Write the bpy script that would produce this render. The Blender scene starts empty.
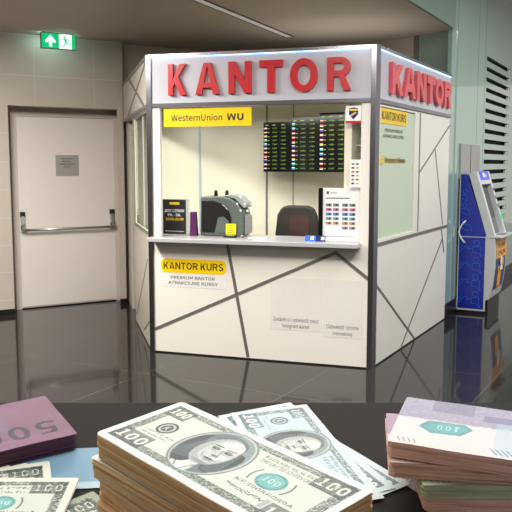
import bpy, bmesh, math, random
import numpy as np
from mathutils import Vector, Matrix
random.seed(7); RNG = np.random.RandomState(5)
C = bpy.context.scene.collection
S = bpy.context.scene

# ------------------------------------------------------------------ camera
cam = bpy.data.cameras.new('camera'); co = bpy.data.objects.new('camera', cam); C.objects.link(co)
co.location = (0, 0, 1.6); co.rotation_euler = (math.radians(90-6.6), 0, 0)
cam.sensor_width = 36; cam.lens = 36*788/512; cam.clip_start = .05; cam.clip_end = 100
S.camera = co

# ------------------------------------------------------------------ light
def lin(c):
    return tuple(((x/255)/12.92 if x/255 <= .04045 else ((x/255+.055)/1.055)**2.4) for x in c)
w = bpy.data.worlds.new('world'); S.world = w; w.use_nodes = True
w.node_tree.nodes['Background'].inputs[0].default_value = (*lin((236, 230, 222)), 1)
w.node_tree.nodes['Background'].inputs[1].default_value = .7
S.view_settings.view_transform = 'Standard'; S.view_settings.look = 'None'
S.view_settings.exposure = 0.0; S.view_settings.gamma = 1; S.view_settings.use_curve_mapping = False

def area(name, loc, size, energy, color=(1, 1, 1), rot=(0, 0, 0), spread=180):
    l = bpy.data.lights.new(name, 'AREA'); l.shape = 'RECTANGLE'; l.size, l.size_y = size
    l.energy = energy; l.color = color; l.spread = math.radians(spread)
    o = bpy.data.objects.new(name, l); C.objects.link(o); o.location = loc; o.rotation_euler = rot
    return o
WARM = (1, .95, .88)
area('ceiling_lamp_front', (.3, 3.6, 2.93), (2.2, .5), 135, WARM)
area('ceiling_lamp_near', (-.2, .6, 2.93), (1.6, .5), 24, WARM)
area('ceiling_lamp_left', (-2.3, 5.6, 2.93), (.5, 1.6), 190, WARM)
area('hall_lamp', (3.0, 5.6, 3.6), (.10, 6.5), 170, (1, 1, .98), (0, 0, -.483))
area('hall_lamp_far', (5.6, 8.6, 3.6), (.6, 3), 130, (1, 1, .98))
area('added_ceiling_fill', (-3.2, 3.4, 2.2), (1.6, 2.6), 60, WARM, (math.pi, 0, 0))  # added upward fill to brighten the low ceiling, no fitting there
area('added_kiosk_fill', (-.72, 7.45, 2.05), (.3, .6), 2, (1, .97, .9))  # added fill to brighten the interior behind the left window
area('added_wall_fill', (.85, 8.1, 2.50), (1.3, 1.0), 2.2, WARM, (math.pi, 0, -.3))  # added upward fill for the dim walls behind the kiosk
area('kiosk_lamp', (.22, 6.87, 2.05), (1.3, .4), 15, (1, .97, .9), (0, 0, -.318))

# ------------------------------------------------------------------ materials
def mat(name, col, rough=.5, metal=0, spec=.5, noise=.04, scale=8, emit=None, es=1, coat=0, ior=1.5, bump=0, bscale=60):
    m = bpy.data.materials.new(name); m.use_nodes = True; nt = m.node_tree; b = nt.nodes['Principled BSDF']
    c = lin(col)
    tc = nt.nodes.new('ShaderNodeTexCoord'); nz = nt.nodes.new('ShaderNodeTexNoise')
    nz.inputs['Scale'].default_value = scale; nz.inputs['Detail'].default_value = 4
    nt.links.new(tc.outputs['Object'], nz.inputs['Vector'])
    mx = nt.nodes.new('ShaderNodeMix'); mx.data_type = 'RGBA'
    mx.inputs[6].default_value = (*[x*(1-noise) for x in c], 1); mx.inputs[7].default_value = (*[min(1, x*(1+noise)) for x in c], 1)
    nt.links.new(nz.outputs['Fac'], mx.inputs[0]); nt.links.new(mx.outputs[2], b.inputs['Base Color'])
    b.inputs['Roughness'].default_value = rough; b.inputs['Metallic'].default_value = metal
    b.inputs['Specular IOR Level'].default_value = spec; b.inputs['IOR'].default_value = ior
    b.inputs['Coat Weight'].default_value = coat; b.inputs['Coat Roughness'].default_value = .05
    if emit: b.inputs['Emission Color'].default_value = (*lin(emit), 1); b.inputs['Emission Strength'].default_value = es
    if bump:
        n2 = nt.nodes.new('ShaderNodeTexNoise'); n2.inputs['Scale'].default_value = bscale
        nt.links.new(tc.outputs['Object'], n2.inputs['Vector'])
        bp = nt.nodes.new('ShaderNodeBump'); bp.inputs['Strength'].default_value = bump; bp.inputs['Distance'].default_value = .01
        nt.links.new(n2.outputs['Fac'], bp.inputs['Height']); nt.links.new(bp.outputs['Normal'], b.inputs['Normal'])
    return m
def glass(name, col, tint=.97, rough=.0, haze=0.0, ior=1.45):
    m = bpy.data.materials.new(name); m.use_nodes = True; nt = m.node_tree; nt.nodes.clear()
    out = nt.nodes.new('ShaderNodeOutputMaterial'); tr = nt.nodes.new('ShaderNodeBsdfTransparent'); gl = nt.nodes.new('ShaderNodeBsdfGlossy')
    tr.inputs[0].default_value = (*[tint*x for x in lin(col)], 1); gl.inputs['Roughness'].default_value = rough
    fr = nt.nodes.new('ShaderNodeFresnel'); fr.inputs[0].default_value = ior
    mx = nt.nodes.new('ShaderNodeMixShader'); ge = nt.nodes.new('ShaderNodeNewGeometry'); su = nt.nodes.new('ShaderNodeMath'); su.operation = 'SUBTRACT'; su.inputs[0].default_value = 1; su.use_clamp = True
    mu = nt.nodes.new('ShaderNodeMath'); mu.operation = 'MULTIPLY'; nt.links.new(ge.outputs['Backfacing'], su.inputs[1])
    nt.links.new(fr.outputs[0], mu.inputs[0]); nt.links.new(su.outputs[0], mu.inputs[1]); nt.links.new(mu.outputs[0], mx.inputs[0]); nt.links.new(tr.outputs[0], mx.inputs[1]); nt.links.new(gl.outputs[0], mx.inputs[2])
    last = mx
    if haze:
        df = nt.nodes.new('ShaderNodeBsdfDiffuse'); df.inputs[0].default_value = (*lin(col), 1)
        m2 = nt.nodes.new('ShaderNodeMixShader'); m2.inputs[0].default_value = haze
        nt.links.new(mx.outputs[0], m2.inputs[1]); nt.links.new(df.outputs[0], m2.inputs[2]); last = m2
    nt.links.new(last.outputs[0], out.inputs[0]); return m
def vcol_mat(name, rough=.55):
    m = bpy.data.materials.new(name); m.use_nodes = True; nt = m.node_tree; b = nt.nodes['Principled BSDF']
    a = nt.nodes.new('ShaderNodeAttribute'); a.attribute_name = 'print'; nt.links.new(a.outputs['Color'], b.inputs['Base Color'])
    b.inputs['Roughness'].default_value = rough; return m
def layered(name, c1, c2, rough=.8, scale=900):
    m = bpy.data.materials.new(name); m.use_nodes = True; nt = m.node_tree; b = nt.nodes['Principled BSDF']
    tc = nt.nodes.new('ShaderNodeTexCoord'); mp = nt.nodes.new('ShaderNodeMapping'); mp.inputs['Scale'].default_value = (.02, .02, 1)
    nz = nt.nodes.new('ShaderNodeTexNoise'); nz.inputs['Scale'].default_value = scale; nz.inputs['Detail'].default_value = 3
    nt.links.new(tc.outputs['Object'], mp.inputs[0]); nt.links.new(mp.outputs[0], nz.inputs['Vector'])
    cr = nt.nodes.new('ShaderNodeValToRGB'); cr.color_ramp.elements[0].position = .36; cr.color_ramp.elements[1].position = .62
    cr.color_ramp.elements[0].color = (*lin(c1), 1); cr.color_ramp.elements[1].color = (*lin(c2), 1)
    nt.links.new(nz.outputs['Fac'], cr.inputs[0]); nt.links.new(cr.outputs[0], b.inputs['Base Color']); b.inputs['Roughness'].default_value = rough
    return m

M = dict(
    ceiling=mat('ceiling_plaster', (200, 188, 178), .9, noise=.03, scale=2),
    tile=mat('wall_tile', (190, 180, 170), .35, noise=.06, scale=5),
    grout=mat('grout', (206, 200, 194), .8),
    door=mat('door_paint', (226, 218, 214), .45, noise=.02, scale=3),
    frame=mat('door_frame_paint', (206, 196, 190), .45, noise=.02),
    black=mat('black_skirting', (22, 21, 21), .35),
    steel=mat('brushed_steel', (190, 188, 186), .3, 1, noise=.05, scale=30),
    alu=mat('aluminium', (160, 160, 170), .22, 1, noise=.04, scale=20),
    alud=mat('grey_strip', (132, 128, 124), .4, .5),
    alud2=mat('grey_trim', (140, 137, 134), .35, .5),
    white=mat('white_laminate', (234, 230, 222), .32, noise=.015, scale=2),
    whitef=mat('fascia_acrylic', (196, 197, 206), .18, noise=.02, scale=3),
    cream=mat('cream_interior', (236, 232, 214), .5, noise=.02, scale=2),
    leftp=mat('left_side_shaded_laminate', (192, 185, 174), .35, noise=.02),  # laminate greyed in its colour for the kiosk's shadow side
    red=mat('red_acrylic', (196, 36, 44), .3, noise=.03),
    red2=mat('red_acrylic_pale', (222, 92, 98), .3, noise=.03),
    yellow=mat('yellow_vinyl', (246, 206, 0), .35, noise=.03),
    ink=mat('black_print', (22, 22, 26), .5),
    greyink=mat('grey_print', (92, 90, 92), .5),
    mint=mat('mint_glass_panel', (154, 184, 170), .06, noise=.03, scale=1.5, coat=.6),
    mintd=mat('mint_unlit_fascia_and_seam', (128, 150, 138), .12, noise=.03, scale=1.5),  # mint darkened for the unlit bulkhead, also used for seam lines
    teal=mat('teal_dark_panel', (140, 160, 150), .2, noise=.03),
    dark=mat('dark_cavity', (8, 8, 8), .8),
    panelw=mat('vent_lit_end', (222, 222, 218), .5),
    blue=mat('blue_vinyl', (22, 42, 160), .25, noise=.06, scale=3, coat=.3),
    lblue=mat('light_blue_line', (44, 104, 224), .35),
    atmg=mat('atm_grey_plastic', (206, 207, 208), .35, noise=.02),
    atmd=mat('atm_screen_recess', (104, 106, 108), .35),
    navy=mat('navy_vinyl', (22, 36, 110), .3),
    orange=mat('orange_print', (244, 168, 40), .4),
    whitep=mat('white_print', (242, 242, 242), .4),
    screen=mat('rate_screen_black', (14, 16, 18), .15, noise=.1),
    led=mat('rate_digits', (150, 190, 90), .5, emit=(176, 214, 96), es=.5),
    chair=mat('dark_upholstery', (44, 40, 36), .6),
    machine=mat('machine_grey_green', (96, 106, 101), .3),
    machined=mat('machine_smoked_panel', (36, 36, 36), .15, coat=.5),
    machinel=mat('machine_light_grey', (158, 164, 162), .35),
    purple=mat('purple_card', (84, 28, 84), .4),
    counter=mat('grey_counter', (178, 178, 180), .25, noise=.03),
    desk=mat('black_desk', (54, 51, 50), .9, spec=.1),
    seam=mat('pale_blue_profile', (176, 198, 208), .35),
    lampd=mat('lamp_diffuser', (215, 212, 206), .5, emit=(214, 210, 206), es=.28),
    lcdled=mat('led_strip', (220, 235, 255), .5, emit=(130, 180, 255), es=3.5),
    exitg=mat('exit_green', (0, 190, 120), .4, emit=(0, 196, 122), es=.8),
    exitw=mat('exit_white', (255, 255, 255), .4, emit=(240, 255, 248), es=1.1),
    exitl=mat('exit_lamp', (255, 255, 255), .4, emit=(200, 255, 240), es=14),
    glass=glass('window_glass', (255, 255, 255), 1.0),
    glass2=glass('side_window_glass', (250, 255, 250), ior=1.12),
    frost=glass('pale_green_glass', (214, 226, 206), haze=.8),
    clear=glass('clear_acrylic', (235, 235, 240), haze=.12),
    paperw=mat('white_paper', (250, 246, 246), .6),
    platec=mat('grey_plate', (168, 166, 164), .35, .3),
)
# polished dark floor with fine joints
def floor_mat():
    m = bpy.data.materials.new('polished_granite'); m.use_nodes = True; nt = m.node_tree; b = nt.nodes['Principled BSDF']
    tc = nt.nodes.new('ShaderNodeTexCoord'); mp = nt.nodes.new('ShaderNodeMapping'); mp.inputs['Rotation'].default_value = (0, 0, .5)
    br = nt.nodes.new('ShaderNodeTexBrick'); br.offset = 0; br.inputs['Scale'].default_value = 1
    br.inputs['Brick Width'].default_value = 1.2; br.inputs['Row Height'].default_value = 1.2; br.inputs['Mortar Size'].default_value = .003
    br.inputs['Color1'].default_value = (*lin((34, 32, 31)), 1); br.inputs['Color2'].default_value = (*lin((38, 36, 35)), 1); br.inputs['Mortar'].default_value = (*lin((84, 80, 76)), 1)
    nt.links.new(tc.outputs['Object'], mp.inputs[0]); nt.links.new(mp.outputs[0], br.inputs['Vector']); nt.links.new(br.outputs[0], b.inputs['Base Color'])
    b.inputs['Roughness'].default_value = .07; b.inputs['IOR'].default_value = 1.31; return m
M['floor'] = floor_mat()

# ------------------------------------------------------------------ helpers
class Fr:
    """a vertical working plane: u along it, w out of it, z up"""
    def __init__(s, o, e, n=None):
        s.o = Vector(o); s.e = Vector(e).normalized(); s.n = Vector(n).normalized() if n else Vector((s.e.y, -s.e.x, 0)); s.z = Vector((0, 0, 1))
    def p(s, u, w, z): return s.o + s.e*u + s.n*w + s.z*z
class Tilt(Fr):
    def __init__(s, o, e, n, z): s.o = Vector(o); s.e = Vector(e); s.n = Vector(n); s.z = Vector(z)
W0 = Fr((0, 0, 0), (1, 0, 0), (0, 1, 0))
class MB:
    def __init__(s, fr=W0): s.bm = bmesh.new(); s.f = fr; s.mats = []
    def mi(s, m):
        if m is None: return 0
        if m not in s.mats: s.mats.append(m)
        return s.mats.index(m)
    def hull(s, pts, faces, m=None):
        vs = [s.bm.verts.new(s.f.p(*q)) for q in pts]; i = s.mi(m)
        for f in faces:
            fc = s.bm.faces.new([vs[k] for k in f]); fc.material_index = i
        return vs
    def box(s, u0, u1, w0, w1, z0, z1, m=None):
        s.hull([(u0, w0, z0), (u1, w0, z0), (u1, w1, z0), (u0, w1, z0), (u0, w0, z1), (u1, w0, z1), (u1, w1, z1), (u0, w1, z1)],
               [(0, 1, 2, 3), (4, 5, 6, 7), (0, 1, 5, 4), (1, 2, 6, 5), (2, 3, 7, 6), (3, 0, 4, 7)], m); return s
    def prism(s, poly, a, b, axis='w', m=None):
        """poly in the two other axes; extruded from a to b along axis"""
        def q(p, t): return {'w': (p[0], t, p[1]), 'u': (t, p[0], p[1]), 'z': (p[0], p[1], t)}[axis]
        n = len(poly); s.hull([q(p, a) for p in poly]+[q(p, b) for p in poly],
            [tuple(range(n)), tuple(range(n, 2*n))]+[(k, (k+1) % n, n+(k+1) % n, n+k) for k in range(n)], m); return s
    def strip(s, p0, p1, wd, w0, w1, m=None):
        """a straight flat bar in the u-z plane"""
        a = Vector((p1[0]-p0[0], p1[1]-p0[1])); L = a.length; a /= L; b = Vector((-a.y, a.x))*wd/2
        P = [(p0[0]+b.x, p0[1]+b.y), (p0[0]-b.x, p0[1]-b.y), (p1[0]-b.x, p1[1]-b.y), (p1[0]+b.x, p1[1]+b.y)]
        return s.prism(P, w0, w1, 'w', m)
    def tube(s, pts, r, n=10, m=None):
        P = [s.f.p(*q) for q in pts]; rings = []
        for k, p in enumerate(P):
            d = (P[min(k+1, len(P)-1)]-P[max(k-1, 0)]).normalized()
            x = d.orthogonal().normalized() if k == 0 else (x - d*x.dot(d)).normalized()
            y = d.cross(x); rings.append([s.bm.verts.new(p+(x*math.cos(t)+y*math.sin(t))*r) for t in [2*math.pi*j/n for j in range(n)]])
        i = s.mi(m)
        for a, b in zip(rings, rings[1:]):
            for j in range(n): s.bm.faces.new([a[j], a[(j+1) % n], b[(j+1) % n], b[j]]).material_index = i
        s.bm.faces.new(rings[0]).material_index = i; s.bm.faces.new(rings[-1]).material_index = i; return s
    def disc(s, u, z, r, w0, w1, n=20, m=None, ry=None):
        return s.prism([(u+r*math.cos(2*math.pi*k/n), z+(ry or r)*math.sin(2*math.pi*k/n)) for k in range(n)], w0, w1, 'w', m)
    def rrect(s, u0, u1, z0, z1, r, w0, w1, m=None):
        P = []
        for cx, cz, a in ((u1-r, z1-r, 0), (u0+r, z1-r, 90), (u0+r, z0+r, 180), (u1-r, z0+r, 270)):
            P += [(cx+r*math.cos(math.radians(a+t)), cz+r*math.sin(math.radians(a+t))) for t in range(0, 91, 15)]
        return s.prism(P, w0, w1, 'w', m)
    def build(s, name, m=None, parent=None, kind=None, bevel=0, smooth=False):
        bmesh.ops.recalc_face_normals(s.bm, faces=s.bm.faces)
        me = bpy.data.meshes.new(name)
        off = wloc(parent) if parent else Vector((0, 0, 0))
        if not parent and not kind:
            xs = [v.co for v in s.bm.verts]; off = Vector((sum(v.x for v in xs)/len(xs), sum(v.y for v in xs)/len(xs), min(v.z for v in xs)))
        bmesh.ops.translate(s.bm, verts=s.bm.verts, vec=-off)
        s.bm.to_mesh(me); s.bm.free()
        o = bpy.data.objects.new(name, me); C.objects.link(o)
        if parent: o.parent = parent
        else: o.location = off
        if s.mats: [me.materials.append(x) for x in s.mats]
        else: me.materials.append(m)
        if kind: o['kind'] = kind
        if smooth:
            for p in me.polygons: p.use_smooth = True
        if bevel:
            b = o.modifiers.new('bevel', 'BEVEL'); b.width = bevel; b.segments = 2; b.limit_method = 'ANGLE'
        return o
def wloc(o):
    v = Vector((0, 0, 0))
    while o: v += o.location; o = o.parent
    return v
def thing(name, label, cat, loc, group=None):
    o = bpy.data.objects.new(name, None); C.objects.link(o); o.location = loc; o.empty_display_size = .05
    o['label'] = label; o['category'] = cat
    if group: o['group'] = group
    return o
def tag(o, label, cat, group=None):
    o['label'] = label; o['category'] = cat
    if group: o['group'] = group
    return o

try: FONT = bpy.data.fonts.load(bpy.utils.system_resource('DATAFILES', path='fonts')+'/Noto Sans CJK Regular.woff2')
except Exception: FONT = None
try: FONT2 = bpy.data.fonts.load(bpy.utils.system_resource('DATAFILES', path='fonts')+'/Inter.woff2')
except Exception: FONT2 = None
_glyph = {}
def glyphs(txt, bold=0.0):
    """triangulated outline of a word: verts (n,2), tris, bounds"""
    k = (txt, bold)
    if k in _glyph: return _glyph[k]
    cu = bpy.data.curves.new('lettering', 'FONT'); cu.body = txt; cu.font = (FONT if txt.isascii() else FONT2) or cu.font; cu.offset = bold; cu.resolution_u = 3
    o = bpy.data.objects.new('lettering', cu); C.objects.link(o); bpy.context.view_layer.update()
    me = o.evaluated_get(bpy.context.evaluated_depsgraph_get()).to_mesh(); me.calc_loop_triangles()
    v = np.array([(a.co.x, a.co.y) for a in me.vertices]); t = [tuple(x.vertices) for x in me.loop_triangles]
    bpy.data.objects.remove(o); bpy.data.curves.remove(cu)
    _glyph[k] = (v, t, v.min(0), v.max(0)); return _glyph[k]
def number(txt):
    """digits set one by one"""
    V, T_, x = [], [], 0
    for ch in txt:
        v, t, lo, hi = glyphs(ch); V.append(v+[x-lo[0], 0]); n = sum(len(q) for q in V[:-1]); T_ += [tuple(i+n for i in f) for f in t]; x += hi[0]-lo[0]+.08
    V = np.concatenate(V); return V, T_, V.min(0), V.max(0)
def put_text(mb, txt, u0, u1, z0, z1, w, bold=.012, m=None, depth=.0, mirror=False, skew=None):
    """fits the word into a box of the working plane"""
    v, t, lo, hi = number(txt) if txt.replace('.', '').isdigit() else glyphs(txt, min(bold, .008 if txt.isascii() else 0)); q = (v-lo)/(hi-lo)
    i = mb.mi(m)
    if not depth:
        vs = [mb.bm.verts.new(mb.f.p(u0+(u1-u0)*a, w, z0+(z1-z0)*b)) for a, b in q]
        for f in t:
            try: mb.bm.faces.new([vs[k] for k in f]).material_index = i
            except ValueError: pass
        return mb
    f_ = [mb.bm.verts.new(mb.f.p(u0+(u1-u0)*a, w+depth, z0+(z1-z0)*b)) for a, b in q]
    b_ = [mb.bm.verts.new(mb.f.p(u0+(u1-u0)*a, w, z0+(z1-z0)*b)) for a, b in q]
    cnt = {}
    for f in t:
        try:
            mb.bm.faces.new([f_[k] for k in f]).material_index = i; mb.bm.faces.new([b_[k] for k in f]).material_index = i
        except ValueError: continue
        for a, b in ((f[0], f[1]), (f[1], f[2]), (f[2], f[0])):
            e = (min(a, b), max(a, b)); cnt[e] = cnt.get(e, 0)+1
    for (a, b), n in cnt.items():
        if n == 1: mb.bm.faces.new([f_[a], f_[b], b_[b], b_[a]]).material_index = i
    return mb

def bold_glyph(ch, W_, H_, t):
    """heavy grotesque capital as polygons in a W_ x H_ box, stem t"""
    def ring(cx, cz, rx, rz, a0, a1, tx, tz, n=14):
        out = []
        for k in range(n):
            b0, b1 = math.radians(a0+(a1-a0)*k/n), math.radians(a0+(a1-a0)*(k+1)/n)
            out.append([(cx+rx*math.cos(b0), cz+rz*math.sin(b0)), (cx+rx*math.cos(b1), cz+rz*math.sin(b1)), (cx+(rx-tx)*math.cos(b1), cz+(rz-tz)*math.sin(b1)), (cx+(rx-tx)*math.cos(b0), cz+(rz-tz)*math.sin(b0))])
        return out
    R = lambda a, b, c, d: [(a, c), (b, c), (b, d), (a, d)]
    h = t*.92
    if ch == 'K': return [R(0, t, 0, H_), [(t, H_*.28), (t, H_*.28+t*1.35), (W_-t*1.25, H_), (W_, H_)], [(W_-t*1.2, 0), (W_, 0), (W_*.52, H_*.66), (W_*.30, H_*.50)]]
    if ch == 'A': return [[(0, 0), (t, 0), (W_/2+t*.08, H_), (W_/2-t*.55, H_)], [(W_, 0), (W_-t, 0), (W_/2-t*.08, H_), (W_/2+t*.55, H_)], R(W_*.24, W_*.76, H_*.20, H_*.20+h*.85)]
    if ch == 'N': return [R(0, t, 0, H_), R(W_-t, W_, 0, H_), [(0, H_), (t*1.05, H_), (W_, 0), (W_-t*1.05, 0)]]
    if ch == 'T': return [R((W_-t)/2, (W_+t)/2, 0, H_), R(0, W_, H_-h, H_)]
    if ch == 'O': return ring(W_/2, H_/2, W_/2, H_*.515, 0, 360, t, h, 28)
    if ch == 'R': return [R(0, t, 0, H_), R(t, W_*.58, H_-h, H_), R(t, W_*.58, H_*.42, H_*.42+h)]+ring(W_*.58, H_*.71, W_*.40, H_*.29, -90, 90, t, h, 12)+[[(W_*.48, H_*.45), (W_*.48+t, H_*.45), (W_, 0), (W_-t*1.15, 0)]]
    if ch == 'U': return [R(0, t, H_*.34, H_), R(W_-t, W_, H_*.34, H_)]+ring(W_/2, H_*.35, W_/2, H_*.36, 180, 360, t, h, 16)
    if ch == 'S': return ring(W_*.5, H_*.735, W_*.47, H_*.275, 25, 255, t, h, 14)+ring(W_*.5, H_*.275, W_*.5, H_*.285, -155, 90, t, h, 16)+[[(W_*.36, H_*.455), (W_*.36, H_*.60), (W_*.56, H_*.56), (W_*.56, H_*.44)]]
    if ch == 'W': return [[(0, H_), (t, H_), (W_*.32, 0), (W_*.32-t*.9, 0)], [(W_*.32-t*.9, 0), (W_*.32, 0), (W_*.5+t*.4, H_), (W_*.5-t*.4, H_)], [(W_*.68, 0), (W_*.68+t*.9, 0), (W_*.5+t*.4, H_), (W_*.5-t*.4, H_)], [(W_-t, H_), (W_, H_), (W_*.68+t*.9, 0), (W_*.68, 0)]]
    return []
def put_bold(mb, txt, u0, u1, z0, z1, w, depth=.0005, m=None, weight=.21):
    adv = {'K': .78, 'A': .80, 'N': .76, 'T': .68, 'O': .84, 'R': .78, 'U': .76, 'S': .72, 'W': 1.15, ' ': .16}
    tot = sum(adv[c]+.14 for c in txt)-.14; k = (u1-u0)/tot; H_ = z1-z0; x = u0
    for c in txt:
        for j, P in enumerate(bold_glyph(c, adv[c]*k, H_, weight*k)):
            mb.prism([(x+a, z0+b) for a, b in P], w, w+depth+.00001*j, 'w', m)
        x += (adv[c]+.14)*k
    return mb

# ------------------------------------------------------------------ working planes
L0 = Vector((-.9, 6.66, 0)); R0 = Vector((.905, 6.065, 0)); F0 = Vector((1.965, 8.09, 0)); B0 = Vector((-1.5, 9.03, 0))
FF = Fr(L0, R0-L0)                       # kiosk front
FR = Fr(R0, F0-R0)                       # kiosk right side
FL = Fr(L0, B0-L0, (-.969, -.246, 0))    # kiosk left side, u runs back from the front corner
FW = Fr((-2.7, 8.3, 0), (1.13, .68, 0))  # tiled wall with the door
FG = Fr(F0, F0-R0)                       # mint glass wall
HC = 2.96; HH = 3.72

# ------------------------------------------------------------------ the setting
mb = MB(); mb.box(-9, 12, -7, 20, -.1, 0); mb.build('floor', M['floor'], kind='structure')
G = lambda s, w=0: FG.p(s, w, 0)
a, b = G(-9.5), G(0)
mb = MB(); P = [(-9, a.y-.0), (a.x, a.y), (b.x, b.y), (1.985, 8.17), (1.95, 8.6), (1.6, 9.2), (1.5, 12.5), (-9, 12.5)]
mb.prism(P, HC, HC+.12, 'z'); mb.build('ceiling', M['ceiling'], kind='structure')
mb = MB(); P = [G(-9.5, -.0), G(14, 0), G(14, 8), G(-9.5, 8)]
mb.prism([(p.x, p.y) for p in P], HH, HH+.1, 'z'); mb.build('ceiling_hall', M['teal'], kind='structure')
mb = MB(FG); mb.box(-9.5, .0, .001, .03, HC-.012, HH); mb.build('trim_1', M['mintd'], kind='structure')
# tiled wall with door opening
u0, u1, zo = .12, 1.325, 2.22
mb = MB(FW); TL = M['tile']
mb.box(-5, u0, -.27, 0, .06, HC, TL); mb.prism([(u1, 0), (1.40, 0), (1.47, -.12), (1.47, -.27), (1.437, -.27)], .06, zo, 'z', TL); mb.prism([(u1, 0), (1.40, 0), (1.47, -.12), (1.47, -.27), (u1, -.27)], zo, HC, 'z', TL); mb.box(u0, u1, -.27, 0, zo, HC, TL); mb.box(1.47, 3.4, -.27, -.12, 0, HC, TL)
for z in (.16, .46, .75, 1.04, 1.34, 1.63, 1.93): mb.box(-5, u0, 0, .0012, z-.003, z+.003, M['grout'])
mb.box(-5, 1.36, 0, .0012, 2.532, 2.539, M['grout'])
for x in (.412, 1.067): mb.box(x-.0035, x+.0035, 0, .0012, zo, HC, M['grout'])
mb.box(-5, 1.36, 0, .0012, HC-.008, HC, M['grout'])
mb.build('wall_back', None, kind='structure')
mb = MB(FW); mb.box(-5, u0, -.27, .006, 0, .062); mb.build('baseboard_back', M['black'], kind='structure')
mb = MB(FW); mb.prism([(u1-.004, .006), (1.40, .006), (1.47, -.12), (1.47, -.27), (1.433, -.27)], 0, .062, 'z'); mb.build('baseboard_side', M['black'], kind='structure')
mb = MB(FW); mb.box(u0-.05, 1.55, -.4, -.30, 0, zo+.1); mb.build('trim_2', M['frame'], kind='structure')
# further left and behind the camera
mb = MB(); mb.box(-9.1, -9, -7, 20, 0, HH); mb.build('wall_left', M['tile'], kind='structure')
mb = MB(); mb.box(-9, 12, -7.1, -7, 0, HH+.1); mb.build('wall_behind', M['tile'], kind='structure')
# teal return and beige piece behind the kiosk
mb = MB(Fr((1.99, 8.2, 0), (-.575, .73, 0), (-.7, -.6, 0))); mb.box(0, .43, -.1, 0, 0, HC); mb.build('wall_return', M['teal'], kind='structure')
mb = MB(Fr((1.99, 8.2, 0), (-.575, .73, 0), (-.7, -.6, 0))); mb.box(.432, .50, -.1, .005, 0, HC); mb.build('trim_3', M['alud'], kind='structure')
mb = MB(Fr((1.99, 8.2, 0), (-.575, .73, 0), (-.7, -.6, 0))); mb.box(.502, 4.2, -.1, -.01, 0, HC); mb.build('wall_far', M['tile'], kind='structure')
# mint glass wall, with real openings for the vent slots
VZ = [.78+.1225*k for k in range(18)]; s0, s1, h = 1.70, 3.26, .052
mb = MB(FG); mb.box(0.005, s0, -.04, 0, .0, HH); mb.box(s1, 14, -.04, 0, 0, HH)
z = 0
for v in VZ: mb.box(s0, s1, -.04, 0, z, v-h/2); z = v+h/2
mb.box(s0, s1, -.04, 0, z, HH); mb.build('wall_right', M['mint'], kind='structure')
mb = MB(FG)
for s in (.25, 1.24, 1.62, 4.2): mb.box(s-.004, s+.004, 0, .0015, .15, HH)
mb.build('trim_5', M['mintd'], kind='structure')
mb = MB(FG); mb.box(0, 14, 0, .012, 0, .16); mb.build('baseboard_right', M['black'], kind='structure')
vent = thing('vent_grille', 'column of dark horizontal vent slots with pale painted lit ends in the mint wall', 'vent', FG.p(2.4, -.05, VZ[0]-h))
for v in VZ:
    mb = MB(FG); mb.box(s1-.09, s1, -.035, -.008, v-h/2+.004, v+h/2-.004); mb.build('lit_end', M['panelw'], vent)  # white blocks standing in for the lit far ends of the slots
mb = MB(FG); mb.box(s0-.02, s1+.6, -.12, -.06, .7, 2.95); mb.build('backing', M['dark'], vent)

# door
door = MB(Fr(FW.p(0, -.27, 0), FW.e)); F_D = door.f
dr = MB(F_D); dr.box(.262, 1.372, -.03, .012, .012, 2.125); dr = dr.build('door_1', M['door'], kind='structure', bevel=.002)
mb = MB(F_D); mb.prism([(.20, 0), (.262, 0), (.262, 2.125), (1.372, 2.125), (1.372, 0), (1.43, 0), (1.43, 2.17), (.20, 2.17)], -.028, .03); mb.build('door_frame', M['frame'], dr, bevel=.004)
mb = MB(F_D); mb.box(.275, 1.36, .0125, .014, .02, .024); mb.box(.262, 1.372, -.03, .02, 0, .011); mb.build('threshold', M['black'], dr)
pb = MB(F_D)
for u in (.30, 1.335):
    pb.prism([(.012, .86), (.03, .86), (.085, .88), (.085, .915), (.05, .95), (.04, 1.06), (.012, 1.06)], u-.02, u+.02, 'u')
pb = pb.build('push_bar', M['steel'], dr, bevel=.003)
mb = MB(F_D); mb.tube([(.30, .075, .885), (1.335, .075, .885)], .015); mb.build('rail', M['steel'], pb, smooth=True)
mb = MB(F_D)
for u in (.30, 1.335): mb.box(u-.025, u+.025, .011, .042, 1.03, 1.085); mb.box(u-.024, u+.024, .03, .06, .90, .93)
mb.build('bar_cap', M['black'], pb)
pl = MB(F_D); pl.box(.69, .953, .012, .018, 1.475, 1.71); pl = pl.build('notice_plate', M['platec'], dr)
mb = MB(F_D)
for z, a, b in ((1.668, .755, .89), (1.638, .765, .875), (1.608, .735, .91), (1.578, .775, .865)):
    x = a
    while x < b: l = random.uniform(.008, .02); mb.box(x, min(x+l, b), .0185, .019, z-.005, z+.005); x += l+.004
mb.build('plate_text', M['greyink'], pl)

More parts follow.
